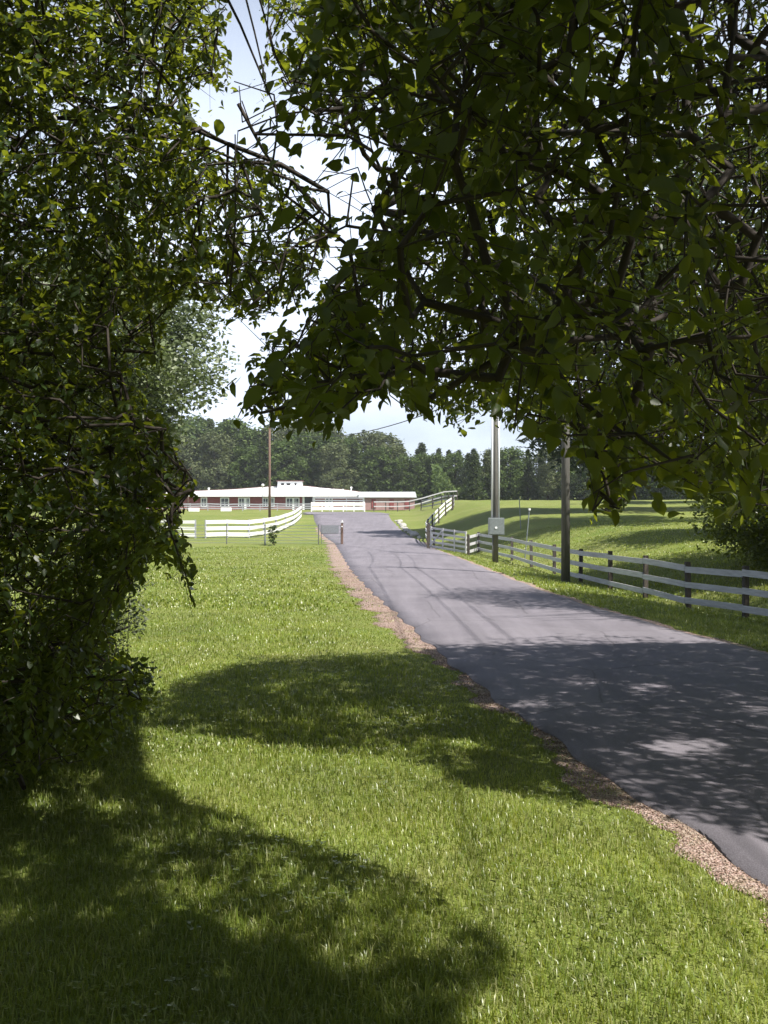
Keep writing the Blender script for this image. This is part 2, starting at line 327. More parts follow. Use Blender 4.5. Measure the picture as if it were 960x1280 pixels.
for (ua, ub, va, vb, da, db, nn, ra_, rb_) in [(250,420,190,350,6.6,8.0,14,.12,.28),(90,260,520,720,6.4,7.2,14,.12,.26),(60,260,40,240,7,8,7,.1,.2),(0,200,250,480,7,8,6,.08,.18),
        (760,980,-20,480,6,10,40,.12,.3),(640,760,20,330,6,10,14,.1,.2),(690,770,540,640,3.6,5,8,.08,.2),(840,960,560,650,3.6,5,10,.08,.2),(710,765,550,635,4,5,2,.22,.3),(870,950,570,640,4,4.6,2,.22,.3),(300,400,220,320,6.6,7.6,5,.3,.5),(860,960,300,480,5,8,6,.3,.5),(780,920,20,220,7,10,6,.3,.5),(130,250,560,690,6.4,7,6,.25,.45),(420,640,60,480,5,9,7,.08,.14),(440,660,470,540,4,6,7,.08,.16),(620,800,430,560,4,7,10,.1,.22)]:
    for _ in range(nn):
        BP.append((*at(_br.uniform(ua, ub), _br.uniform(va, vb), _br.uniform(da, db)), _br.uniform(ra_, rb_)))
BP = np.array(BP); SV = np.array(SUN)
def beam_hit(P):
    r = np.zeros(len(P), bool)
    for b_ in BP:
        d_ = P-b_[:3]; t_ = d_@SV; q_ = np.linalg.norm(d_-t_[:, None]*SV, axis=1); r |= (t_ > .25) & (q_ < b_[3])
    return r
def lit_hit(P, jit=10):
    G = np.stack([P[:,0]+k_s[0]*P[:,2], P[:,1]+k_s[1]*P[:,2], np.zeros(len(P))], 1)
    ok = G[:,1] > 1; u, v = proj(G); u = u+rng.normal(0, jit, len(u)); v = v+rng.normal(0, jit*.5, len(v))
    r = np.zeros(len(P), bool)
    for p in LIT: r |= pip(u, v, p)
    return r & ok
AR = [(345,-900),(330,0),(335,60),(352,110),(385,130),(395,185),(470,160),(500,180),(482,215),(500,255),(445,330),(405,335),(385,400),(325,425),(312,480),(280,497),(300,528),(420,532),(445,505),(475,487),(515,517),(575,542),(600,510),(640,540),(735,565),(742,645),(775,640),(800,600),(880,625),(930,655),(960,640),(1100,700),(3000,900),(3000,-900)]
AS = [(250,90),(500,60),(510,310),(400,350),(250,430)]
AL = [(-900,-900),(290,-900),(283,30),(288,100),(245,110),(245,150),(275,205),(330,190),(385,235),(425,270),(405,330),(375,380),(330,405),(300,392),(262,388),(225,368),(203,400),(196,440),(182,500),(212,540),(228,565),(250,600),(222,640),(232,668),(205,690),(180,708),(158,740),(138,790),(160,830),(188,850),(168,900),(130,942),(60,965),(-900,1150)]

AD = [(205,655),(235,680),(253,765),(240,782),(216,735)]
def leaf_template(kind):
    if kind == 'fine':
        v = [(0,0,0),(.0,.33,-.02),(0,.68,-.03),(0,1,-.1),(-.2,.12,.03),(-.31,.36,.05),(-.25,.66,.02),(.2,.12,.03),(.31,.36,.05),(.25,.66,.02)]
        f = [(0,1,4),(1,5,4),(1,2,5),(2,6,5),(2,3,6),(0,7,1),(1,7,8),(1,8,2),(2,8,9),(2,9,3)]
    elif kind == 'mid':
        v = [(0,0,0),(0,.5,-.02),(0,1,-.08),(-.3,.3,.04),(-.24,.68,.02),(.3,.3,.04),(.24,.68,.02)]
        f = [(0,1,3),(1,4,3),(1,2,4),(0,5,1),(1,5,6),(1,6,2)]
    else:
        v = [(0,0,0),(-.32,.45,.03),(0,1,-.05),(.32,.45,.03)]; f = [(0,2,1),(0,3,2)]
    return np.array(v), np.array(f)
def place_leaves(P, D, N, L, kind):
    tv, tf = leaf_template(kind); D = norm(D); S = norm(np.cross(D, N)); N = np.cross(S, D)
    tv = tv[None]*np.stack([np.ones(len(P)), np.ones(len(P)), rng.uniform(-.6, 3.2, len(P))], 1)[:, None]; tv[..., 0] *= rng.uniform(.75, 1.1, (len(P), 1))
    V = P[:, None]+L[:, None, None]*(S[:, None]*tv[..., :1]+D[:, None]*tv[..., 1:2]+N[:, None]*tv[..., 2:])
    return V.reshape(-1, 3), (np.arange(len(P))[:, None, None]*tv.shape[1]+tf).reshape(-1, 3)

def grow(anchors, seeds, parents):
    pts = list(map(np.array, seeds)); par = list(parents); S = np.array(seeds, float)
    d0 = np.min(np.linalg.norm(anchors[:, None]-S[None], axis=2), axis=1); order = np.argsort(d0+rng.uniform(0, .3, len(d0)))
    n0 = len(pts); A = np.zeros((n0+len(anchors), 3)); A[:n0] = S; pl = np.zeros(n0+len(anchors))
    for i in range(n0): pl[i] = 0 if par[i] < 0 else pl[par[i]]+np.linalg.norm(A[i]-A[par[i]])*.3
    cnt = n0; P = np.full(n0+len(anchors), -1); P[:n0] = par
    for a_ in order:
        p = anchors[a_]; d = np.linalg.norm(A[:cnt]-p, axis=1); c = d+.12*pl[:cnt]; j = int(np.argmin(c))
        A[cnt] = p; P[cnt] = j; pl[cnt] = pl[j]+d[j]; cnt += 1
    num = np.ones(cnt)
    for i in range(cnt-1, -1, -1):
        if P[i] >= 0: num[P[i]] += num[i]
    return A, P, num
def tubes_np(A, B, ra, rb, seg):
    d = norm(B-A); ref = np.where(np.abs(d[:, 2:3]) < .9, np.array([[0,0,1.]]), np.array([[0,1.,0]])); s = norm(np.cross(d, ref)); u = np.cross(s, d)
    t = 2*np.pi*np.arange(seg)/seg; ring = s[:, None]*np.cos(t)[None, :, None]+u[:, None]*np.sin(t)[None, :, None]
    V = np.concatenate([A[:, None]+ring*ra[:, None, None], B[:, None]+ring*rb[:, None, None]], 1).reshape(-1, 3)
    k = np.arange(seg); f = np.stack([k, (k+1) % seg, (k+1) % seg+seg, k+seg], 1)
    return V, (np.arange(len(A))[:, None, None]*2*seg+f).reshape(-1, 4)

def near_tree(name, label, base, anchors, seeds, parents, leaf_len, mat, thick=4, lcap=.036, thin=99, holes=(), per=12, spray=.34, r0=.0025, allowed=None, carve=True, zmin=.12, trunk_r=.2, droop=.35, fine=5.5, extra=()):
    root = empty(name, (0,0,0)); root.location = base; tag(root, label, 'tree')
    A, P, num = grow(anchors, seeds, parents); ns = len(seeds)
    off0 = np.array(base, float)
    e = np.where(P >= 0)[0]; ra = np.minimum(r0*num[P[e]]**.5, trunk_r); rb = np.minimum(r0*num[e]**.5, trunk_r)
    cap = np.where(e < thick, trunk_r, np.where(e < ns, lcap, lcap*.6)); dcap = np.clip(.0045*np.maximum(A[e][:,1], 2.5), .008, 1); cap = np.where((e >= thick), np.minimum(cap, dcap), cap); ra = np.where(e >= thick, np.minimum(ra, dcap), ra); cap[(e >= thin) & (e < ns)] = .012; ra = np.where((e >= thin) & (e < ns), np.minimum(ra, .014), ra); ra = np.minimum(ra, np.where(e < thick, trunk_r, lcap)); rb = np.minimum(rb, cap)
    for i_, e_ in enumerate(e):
        if P[e_] >= 0 and num[e_] < num[P[e_]]*.5: ra[i_] = rb[i_]*1.15
    bad = np.zeros(len(e), bool)
    for tt in np.linspace(.1, .95, 9):
        pt = A[e]*tt+A[P[e]]*(1-tt); um, vm = proj(pt); i_n = np.zeros(len(e), bool)
        if allowed is not None:
            for pl, pr in allowed: i_n |= pip(um, vm, pl)
            bad |= ~i_n & (pt[:,1] > .3) & (um > -20) & (um < 980) & (vm > -20)
        if carve: bad |= lit_hit(pt, 0) & (num[e] < 25)
    if carve: bad |= lit_hit((A[e]+A[P[e]])/2, 0) & (e >= thin) & (e < ns)
    bad &= (e >= ns) | (e >= thin); ln_ = np.linalg.norm(A[e]-A[P[e]], axis=1); bad |= (ln_ > 2.2) & (e >= ns)
    e = e[~bad]; ra = ra[~bad]; rb = rb[~bad]
    big = ra > .03
    bs = set()
    for i_ in np.argsort(e):
        if ra[i_] > .03 and (P[e[i_]] == 0 or P[e[i_]] in bs): bs.add(int(e[i_]))
    big = np.array([int(x) in bs for x in e]); parts = []
    for msk, seg in ((big, 9), (~big, 4)):
        if msk.sum(): parts.append(tubes_np(A[P[e]][msk], A[e][msk]+norm(A[e]-A[P[e]])[msk]*rb[msk][:, None]*.5, ra[msk], rb[msk], seg))
    V, Fc = parts[0]; o = mesh_np('trunk_and_limbs', V-off0, Fc, M['bark'], root, True)
    # sprays
    idx = np.arange(ns, len(A)); Pa = A[idx]; d = norm(Pa-A[P[idx]]); n = len(Pa)
    dirs = norm(d+rng.normal(0, .55, (n, 3))+np.array([0, 0, -droop])); L = spray*rng.uniform(.6, 1.3, n)
    t = (np.arange(per)+.5)/per
    side = norm(np.cross(dirs, np.array([0,0,1.])+rng.normal(0, .3, (n, 3))))
    tw = Pa[:, None]+dirs[:, None]*(L[:, None]*t[None])[:, :, None]+np.array([0,0,-1.])*(L[:, None]*t[None]**2*.35)[:, :, None]
    sg = np.where(np.arange(per) % 2, 1, -1)[None, :, None]
    LD = dirs[:, None]*.6+side[:, None]*sg*.8+rng.normal(0, .3, (n, per, 3))+np.array([0,0,-1.])*rng.uniform(.0, .9, (n, per, 1))
    LN = np.array([0,0,1.])+rng.normal(0, .45, (n, per, 3)); LL = leaf_len*rng.uniform(.45, 1.2, (n, per))
    LP = tw.reshape(-1, 3); LD = norm(LD.reshape(-1, 3)); LN = LN.reshape(-1, 3); LL = LL.ravel()
    ctr = LP+LD*(LL*.5)[:, None]; tip = LP+LD*LL[:, None]
    keep = LP[:, 2] > zmin
    u, v = proj(ctr); u2, v2 = proj(tip); on = (ctr[:,1] > .3)
    ju = np.repeat(rng.normal(0, 1, n)*F*.045/np.maximum(Pa[:,1], 1), per); jv = np.repeat(rng.normal(0, 1, n)*F*.045/np.maximum(Pa[:,1], 1), per)
    u = u+ju; u2 = u2+ju; v = v+jv; v2 = v2+jv
    if allowed is not None:
        ins = np.zeros(len(u), bool)
        for pl, pr in allowed: ins |= (pip(u, v, pl) & pip(u2, v2, pl) & (rng.uniform(0, 1, len(u)) < pr))
        keep &= ins | ~on
        for pl, pr in holes: keep &= ~(pip(u, v, pl) & on & (rng.uniform(0, 1, len(u)) < pr) & (ctr[:,1] > 4))
    if carve: keep &= ~(lit_hit(ctr) & (rng.uniform(0, 1, len(u)) < .98)); keep &= ~(beam_hit(ctr) & (rng.uniform(0, 1, len(u)) < .95))
    # keep everything away from the lens itself
    keep &= np.linalg.norm(ctr-np.array([0,0,EYE]), axis=1) > 1.7
    LP, LD, LN, LL = LP[keep], LD[keep], LN[keep], LL[keep]
    ft = LP[:,1] < fine; Vs=[]; Fs=[]; off=0
    for msk, kd in ((ft, 'fine'), (~ft, 'mid')):
        if msk.sum():
            V, Fc = place_leaves(LP[msk], LD[msk], LN[msk], LL[msk], kd); Vs.append(V-off0); Fs.append(Fc+off); off += len(V)
    cr_ = mesh_np('crown', np.concatenate(Vs), np.concatenate(Fs), mat, root)
    # twigs (small branches and the spray axes), cut where no leaf survives near
    kp = keep.reshape(n, per).mean(1) > .4
    if allowed is not None:
        ut, vt = proj(tw[:, -1]); it = np.zeros(n, bool)
        for pl, pr in allowed: it |= pip(ut, vt, pl)
        kp &= it | (ut < -30) | (ut > 990) | (vt < -20)
    V1 = [] ; F1 = []; off = 0
    if len(parts) > 1: V1.append(parts[1][0]-off0); F1.append(parts[1][1]); off += len(parts[1][0])
    V, Fc = tubes_np(Pa[kp], tw[kp, -1], np.full(kp.sum(), .0028), np.full(kp.sum(), .0012), 3); V1.append(V-off0); F1.append(Fc+off); off += len(V)
    for pts_, r_ in extra:
        pts_ = np.array([at(*p) for p in pts_]); rr = np.linspace(r_, r_*.45, len(pts_))
        V, Fc = tubes_np(pts_[:-1], pts_[1:], rr[:-1], rr[1:], 5); V1.append(V-off0); F1.append(Fc+off); off += len(V)
    mesh_np('twigs', np.concatenate(V1), np.concatenate(F1), M['twig'], root, True)
    print(name, 'leaves', len(LP)); return root

def fr(n, u0, u1, v0, v1, d0, d1, pw=1, allowed=None, margin=0):
    u = rng.uniform(u0, u1, n); v = rng.uniform(v0, v1, n); D = d0+(d1-d0)*rng.uniform(0, 1, n)**pw
    P = np.stack([(u-480)/F*D, D, EYE-(v-640)/F*D], 1)
    if allowed is not None: P = P[pip(u, v, allowed)]
    return P
def ell(n, c, r, shell=.0):
    p = rng.normal(0, 1, (n, 3)); p = norm(p)*(shell+(1-shell)*rng.uniform(0, 1, (n, 1))**(1/3)); return p*np.array(r)+np.array(c)

# --- the tall tree on the right whose boughs hang over the camera
A1 = np.concatenate([fr(5200, 330, 1000, -60, 660, 5.5, 12, 1, AR), fr(620, 380, 1020, -150, 670, 2.9, 5, 1, AR), fr(120, 280, 520, 60, 420, 4, 7, 1, AS), fr(130, 280, 480, 380, 540, 4, 6, 1, AR),
                     ell(2600, (6.5, 8.5, 7.5), (7, 6.5, 5))])
S2P = [(300,832),(420,822),(540,812),(960,806),(1300,815),(1300,1075),(960,1058),(880,1032),(800,1003),(700,998),(600,982),(520,948),(450,936),(380,928),(300,905),(230,890),(230,860)]
S1P = [(-250,960),(170,910),(180,985),(300,1030),(430,1070),(530,1092),(560,1132),(600,1152),(638,1186),(560,1280),(500,1400),(-400,1400)]
def up_from(poly, n, z0_, z1_):
    P_ = np.array(poly, float); u = rng.uniform(P_[:,0].min(), P_[:,0].max(), n*3); v = rng.uniform(P_[:,1].min(), P_[:,1].max(), n*3)
    D_ = EYE*F/(v-640); wgt = rng.uniform(0, 1, n*3) < (D_/D_.max())**3; k = pip(u, v, poly) & wgt; u = u[k]; D_ = D_[k]
    h = rng.uniform(z0_, z1_, len(u)); P = np.stack([(u-480)/F*D_-k_s[0]*h, D_-k_s[1]*h, h], 1)
    uu, vv = proj(P); ok = (P[:,1] < .3) | (vv < -20) | (uu > 980) | pip(uu, vv, AR); return P[ok]
VGP = [(690,748),(800,752),(960,775),(1100,800),(1000,822),(900,800),(800,772),(720,754)]
base_vis = A1.copy()
base_vis = base_vis[(base_vis[:,1] < 7.5)]; sh = base_vis[rng.integers(0, len(base_vis), 4500)]; sh = sh+np.array(SUN)*rng.uniform(.5, 5.5, (4500, 1)); uu, vv = proj(sh)
sh = sh[(vv < -20) | (uu > 980) | (sh[:,1] < .3) | pip(uu, vv, AR)]
A1 = np.concatenate([A1, sh, up_from(S2P, 26000, 3.5, 10.5), up_from(VGP, 2600, 5, 9), fr(60, 735, 785, 540, 655, 3.4, 5)])
A1 = A1[(A1[:,1] > 1.6) & (A1[:,0] > -5) & (A1[:,0] < 17)]; print('A1', len(A1))
A1 = A1[(A1[:,2] > 1.5) & (A1[:,2] < 13)]
A1 = A1[~lit_hit(A1, 1)]
sd1 = [(8.2,9,z1(8.2,9)-.1),(8.1,9,2.2),(7.9,8.8,4.2), at(1300,60,10.8), at(1100,80,10.6), at(960,105,10.3), at(850,118,9.9), at(742,142,9.5), at(650,180,9), at(560,215,8.5), at(470,262,8),
       at(830,222,9), at(880,300,8.5), (7.6,9,7),(7.2,9.2,10), at(690,90,9), at(1150,260,8), at(1000,300,6), at(900,360,4.8), at(780,420,4.2), at(640,430,4)]
pr1 = [-1,0,1,2,3,4,5,6,7,8,9, 7,11, 2,13, 7, 3,16,17,18,19]
near_tree('broadleaf_tree', 'large-leaved tree leaning in from the right, dark boughs hanging over the drive', (8.2,9,z1(8.2,9)), A1, sd1, pr1, .08, M['leaf'], per=14, allowed=[(AR,.85),(AS,.16)], zmin=1.9, thin=16, holes=[([(680,-60),(1010,-60),(1010,470),(760,470),(690,300)],.62)],
          extra=[([(275,-20,5),(300,30,5),(325,90,5),(350,150,5.1)],.008), ([(300,-30,5),(318,40,5),(332,100,5),(330,110,5)],.006), ([(325,0,4.6),(345,70,4.7),(372,120,4.8)],.005), ([(500,170,6),(470,110,6),(430,70,6)],.006)])

# --- tree standing behind the viewpoint on the right; its crown shades the near lawn
A3 = np.concatenate([up_from(S1P, 22000, 4.2, 10), ell(2200, (2, -3, 8), (7, 5.5, 3.5))]); uu, vv = proj(A3)
A3 = A3[((A3[:,1] < .3) | (vv < -60) | (uu < -60) | (uu > 1020))]; A3 = A3[~lit_hit(A3, 1)]
near_tree('broadleaf_tree', 'tree rising behind the viewpoint, its high crown shading the near lawn', (4.2,-4,z1(4.2,-4)), A3, [(4.2,-4,-.1),(4.1,-4,2.5),(3.8,-3.8,5),(2.5,-2.5,7.5),(1,-1,8.5),(4,-5,8)], [-1,0,1,2,3,2], .11, M['leaf'], per=20, allowed=[([(0,0),(1,0),(1,1)],0)], zmin=3, thick=3, fine=0)
# --- left thicket tree, leafy down to the grass
A2 = np.concatenate([fr(11000, -260, 440, -260, 960, 6.3, 10.5, 1.2, AL), fr(500, 150, 265, 500, 790, 6, 7.2, 1, AL), ell(1500, (-6, 9.5, 5), (3.5, 4, 4.5)), np.array([at(u_, v_, 5.6) for u_, v_ in ((212,662),(222,690),(231,715),(238,740),(240,752))])])
A2 = A2[(A2[:,2] > .15) & (A2[:,2] < 10)]; A2 = A2[~(beam_hit(A2) & (rng.uniform(0,1,len(A2)) < .5))]
sd2 = [(-5,9.3,z1(-5,9.3)-.1),(-4.9,9.2,1.2),(-4.7,9,2.6),(-4.6,8.9,4.2),(-4.4,8.8,6.2), at(60,150,8.3), at(170,130,7.8), at(285,180,7.5), at(350,205,7.3), at(410,240,7.1), at(465,272,7), at(180,560,7.8), at(225,640,7.2), at(60,800,8)]
pr2 = [-1,0,1,2,3,3,5,6,7,8,9,2,11,1]
near_tree('broadleaf_tree', 'dense dark leafy tree on the left, foliage reaching down to the lawn', (-5,9.3,z1(-5,9.3)), A2, sd2, pr2, .074, M['leaf_left'], lcap=.015, per=15, spray=.3, allowed=[(AL,.94),(AS,.07),(AD,1)], carve=True, zmin=.05, droop=.2, fine=0,
          extra=[([(298,130,7),(330,190,7),(350,215,7)],.014), ([(-10,930,7.6),(15,950,7.4),(30,985,7.1)],.04)])

# --- medium distance trees: generic builder, leafy clumps on limbs
def tree(name, label, base, h, r, crown0, nl, leaf, mat, group=None, lean=(0,0), conifer=False, tr=.2, cat='tree', lumps=60, kind='low', carve=False):
    z0 = z1(base[0], base[1]); root = empty(name, (base[0], base[1], z0)); tag(root, label, cat, group)
    mb = MB(); pts = []; nseg = 8
    for k in range(nseg+1):
        t = k/nseg; pts.append((lean[0]*t*t+.12*math.sin(k*1.7), lean[1]*t*t+.1*math.cos(k*1.3), -.15+h*.93*t))
    mb.tube(pts, [tr*(1-.88*k/nseg)+.015 for k in range(nseg+1)], 10)
    L = []
    for k in range(lumps):
        t = (k+.5)/lumps; zz = crown0+(h-crown0)*(t if conifer else t**.9)
        if conifer: rr = r*(1-t)**.8*random.uniform(.65, 1.1)+.15
        else: rr = r*math.sqrt(max(.05, 1-(2*t-1)**2*.9))*random.uniform(.35, 1)
        a_ = k*2.4+random.uniform(-.5, .5); tt = min(zz/h, 1)
        cx = lean[0]*tt*tt+rr*math.cos(a_); cy_ = lean[1]*tt*tt+rr*math.sin(a_); L.append((cx, cy_, zz-(rr*.12 if conifer else 0), rr))
        st = Vector((lean[0]*tt*tt, lean[1]*tt*tt, max(crown0*.5, zz-rr*(.1 if conifer else .55)))); en = Vector((cx, cy_, zz))
        mb.tube([st, st.lerp(en, .5)+Vector((0,0,.08*rr)), en], [tr*.25*(1-t)+.02, .02+tr*.1*(1-t), .012], 5, False)
    mb.build('trunk', M['bark'], root, True)
    per = nl//lumps; Ps = []
    for (cx, cy_, cz, rr) in L:
        if conifer:
            u_ = rng.uniform(.15, 1.08, per)**.7; sp = .12*r+.16*rr
            p = np.stack([cx*u_+rng.normal(0, sp*.55, per), cy_*u_+rng.normal(0, sp*.55, per), cz+rng.normal(0, .1*r*.5+.06, per)-u_*.05*rr], 1)
        else:
            q_ = norm(rng.normal(0, 1, (per, 3)))*rng.uniform(.3, 1, (per, 1))**.6*r*random.uniform(.24, .4); q_[:, 2] *= .65; p = q_+np.array([cx, cy_, cz])
        Ps.append(p)
    P = np.concatenate(Ps); P = P[P[:,2] > .05]
    if carve: G_ = P+np.array([base[0], base[1], z0]); P = P[~lit_hit(G_, 3) & ~beam_hit(G_)]
    n = len(P)
    D = rng.normal(0, 1, (n, 3)); D[:, 2] = D[:, 2]*.5-.2; N = np.array([0,0,1.])+rng.normal(0, .6, (n, 3))
    V, Fc = place_leaves(P, D, N, leaf*rng.uniform(.6, 1.3, n), kind); mesh_np('crown', V, Fc, mat, root)
    return root
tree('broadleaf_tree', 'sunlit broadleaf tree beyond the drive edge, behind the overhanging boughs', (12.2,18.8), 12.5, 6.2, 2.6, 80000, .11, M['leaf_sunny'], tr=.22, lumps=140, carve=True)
tree('broadleaf_tree', 'dark bushy tree behind the white fence at the right edge', (13.1,32), 9, 4.3, .2, 52000, .16, M['leaf_left'], tr=.18, lumps=150)
tree('broadleaf_tree', 'pale grey-green tree beyond the left thicket', (-9.9,35), 10.3, 4.3, 4.4, 60000, .2, M['leaf_grey'], tr=.2, lumps=120)
tree('pine_tree', 'dark pine on the field with low boughs behind the two utility poles', (16,74), 20, 7.2, 3.6, 30000, .45, M['needle'], conifer=False, tr=.3, lumps=60)
tree('broadleaf_tree', 'tall tree on the field, mostly hidden by the overhanging boughs', (19.5,56), 21, 6.8, 8, 22000, .32, M['far_green'], tr=.32, lumps=80)
tree('broadleaf_tree', 'rounded tree at the right side of the grassy field', (27,72), 15, 6, 3, 16000, .34, M['far_green'], tr=.28, lumps=60)
tree('broadleaf_tree', 'dark tree furthest right on the field', (31,92), 15, 6.5, 2, 14000, .4, M['needle'], tr=.28, lumps=60)
tree('broadleaf_tree', 'unseen leafy tree added left of the viewpoint to block sky light', (-8.5,1.5), 11, 4.6, 1, 16000, .16, M['leaf_left'], tr=.2, lumps=90)  # out of view, added to darken the foreground shade
tree('broadleaf_tree', 'unseen leafy tree added behind the viewpoint on the left to block sky light', (-5.5,-6.5), 12, 5.2, 1.5, 16000, .17, M['leaf_left'], tr=.22, lumps=90)  # also unseen, added as occlusion where the sky lay open behind
tree('broadleaf_tree', 'tree added outside the picture on the right to block low sky light', (15.5,9.5), 12, 5.2, 1.2, 30000, .16, M['leaf'], tr=.22, lumps=90, carve=True)  # out of frame, added to block the low sky from the right
tree('broadleaf_tree', 'unseen tree added across the drive behind the viewpoint to block low sky', (12.5,-10), 12, 5.2, 1.2, 16000, .18, M['leaf'], tr=.22, lumps=80, carve=True)  # never in view, added to cut sky light from behind
tree('bush', 'dense dark bush behind the right end of the white fence', (11.9,29.5), 3.9, 2.7, .1, 42000, .12, M['leaf_left'], tr=.08, cat='bush', lumps=110)
tree('broadleaf_tree', 'dark spreading tree with low boughs on the field, beyond the right fence end', (19.4,43), 11, 5.0, .3, 42000, .2, M['leaf_left'], tr=.24, lumps=110)
belt = tree('broadleaf_tree', 'unseen leafy tree added in the sky-blocking belt around the viewpoint', (-16,12), 13, 5.4, .6, 22000, .26, M['leaf_left'], 'added tree belt blocking sky light around the viewpoint', tr=.25, lumps=90)  # copied into an unseen ring, added to lower the ambient sky light
for k, (x, y) in enumerate([(-15,3),(-18,-5),(-14,-14),(-6,-18),(-1,-23),(10,-22),(17,-17),(23,-9),(22,1),(24,10),(-22,18)]):
    c = belt.copy(); C.objects.link(c); c.location = (x, y, z1(x, y)); c.rotation_euler.z = k*1.3; c.scale = (1, 1, .9+.04*(k % 4))
    for ch in belt.children:
        d = ch.copy(); C.objects.link(d); d.parent = c
tree('juniper_shrub', 'grey-green juniper bush at the foot of the left thicket', (-3.55,12.4), 1.9, .75, .1, 7000, .05, M['shrub'], tr=.04, cat='shrub', lumps=40)
tree('bush', 'low dark bush under the left thicket', (-3.1,9.6), .8, .85, .1, 6000, .07, M['leaf_left'], tr=.03, cat='shrub', lumps=36, kind='mid')
tree('sapling', 'small sapling growing at the wire fence', (-6.95,65.2), 1.25, .35, .15, 700, .12, M['far_green'], tr=.02, cat='sapling', lumps=14)

# ------------------------------------------------------------------ far treeline
kinds = []
def proto(name, label, mat, h, r, conifer, c0, n=5200, leaf=.62, lumps=54):
    o = tree(name, label, (0, -55), h, r, c0, n, leaf, mat, conifer=conifer, tr=.26, lumps=lumps); kinds.append((o, label, h)); return o
proto('conifer_tree', 'dark pointed conifer in the treeline behind the barn', M['far_pine'], 16, 3.0, True, 1.5)
proto('conifer_tree', 'dark pointed conifer in the treeline behind the barn', M['far_pine'], 17, 3.5, True, 2.0)
proto('woodland_tree', 'green round-crowned tree in the treeline behind the barn', M['far_green'], 14, 4.2, False, 2)
proto('woodland_tree', 'olive round-crowned tree in the treeline behind the barn', M['far_olive'], 15, 4.6, False, 2)
proto('woodland_tree', 'green round-crowned tree in the treeline behind the barn', M['far_green'], 13, 4.6, False, 1)
groups = {0: 'conifers in the far treeline', 1: 'conifers in the far treeline', 2: 'green trees in the far treeline', 4: 'green trees in the far treeline', 3: 'olive trees in the far treeline'}
first = set(); rr_ = random.Random(3); reg = []
def put(k, x, y, s, rz):
    o, label, h = kinds[k]
    if k in first:
        c = o.copy(); C.objects.link(c)
        for ch in o.children:
            d = ch.copy(); C.objects.link(d); d.parent = c
        o = c
    else: first.add(k)
    reg.append((o, k, x/y*F+480, row)); o['group'] = groups[k]; o.location = (x, y, z1(x, y)-.1); o.rotation_euler.z = rz; o.scale = (s*rr_.uniform(.95, 1.15), s*rr_.uniform(.95, 1.15), s)
HP = np.array([0,7])+np.array([[120,530],[190,520],[230,527],[270,524],[310,535],[350,530],[400,528],[450,538],[500,551],[540,557],[570,556],[620,562],[660,562],[700,570],[760,560],[900,560],[1000,560]])
for row, (D0, sx) in enumerate([(184, 3.2), (198, 3.4), (214, 3.6)]):
    u = 110
    while u < 1010:
        D = D0+rr_.uniform(-5, 5)-(18 if u > 570 else 0)*(1 if u < 720 else 1.5); x = (u-480)/F*D
        top = np.interp(u, HP[:,0], HP[:,1])+rr_.choice([rr_.uniform(-3, 9), rr_.uniform(-3, 9), rr_.uniform(-11, -3)])+(10 if row == 0 else 0)
        zt = EYE-(top-640)/F*D; hh = zt-z1(x, D)
        if u < 330: k = rr_.choice([2,2,3,4,0] if row < 2 else [0,2,3])
        elif u < 500: k = rr_.choice([3,3,2,1] if row < 2 else [0,1,3])
        else: k = rr_.choice([1,2,3,4,2] if row == 0 else [0,1,0,1])
        put(k, x, D, max(hh, 8)/kinds[k][2], rr_.uniform(0, 6.28)); u += sx*F/D*rr_.uniform(.7, 1.25)
KN = ['dark pointed conifer', 'tall narrow dark conifer', 'green round-crowned tree', 'olive bushy tree', 'broad fresh green tree']
RN = ['front treeline row', 'middle treeline row', 'back treeline row']
LM = [(150,'behind the left thicket'),(235,'beyond the short thin pole'),(290,'over the left barn roof'),(337,'beyond the reddish pole'),(362,'over the roof cupola'),(410,'just right of the cupola'),(455,'over the right end of the barn'),(510,'over the grey-roofed shed'),(560,'beyond the curved fence top'),(620,'beyond the meter box pole'),(665,'beyond the field stakes'),(707,'beyond the nearest utility pole'),(790,'beyond the right field'),(900,'beyond the dark right tree')]
from collections import defaultdict
bl = defaultdict(list)
for o, k, u, row in reg: bl[KN[k]+', '+RN[row]+', '+min(LM, key=lambda m_: abs(m_[0]-u))[1]].append((u, o))
ORD = ['leftmost', 'second from left', 'third from left', 'fourth from left', 'fifth from left', 'sixth from left']
for lab, os_ in bl.items():
    os_.sort(key=lambda t: t[0])
    for n_, (u, o) in enumerate(os_): o['label'] = lab if len(os_) == 1 else lab.replace(', ', ' ('+ORD[n_]+'), ', 1).replace(' with the ', ' and ')
# undergrowth closing the foot of the wood
n = 46000; X = rng.uniform(-70, 85, n); Y = np.where(X < 8, 186, np.where(X < 30, 164, 158))+rng.uniform(0, 12, n)+2*np.sin(X*.7); P = np.stack([X, Y, Z(X, Y)+rng.uniform(0, 1, n)**1.3*(4.2+1.6*np.sin(X*.9)+np.sin(X*.37))], 1)
V, Fc = place_leaves(P, rng.normal(0, 1, (n, 3)), np.array([0,0,1.])+rng.normal(0, .6, (n,3)), rng.uniform(.4, .9, n), 'low')
tag(mesh_np('undergrowth', V, Fc, M['far_green']), 'dense undergrowth along the foot of the far treeline', 'undergrowth', kind='stuff')

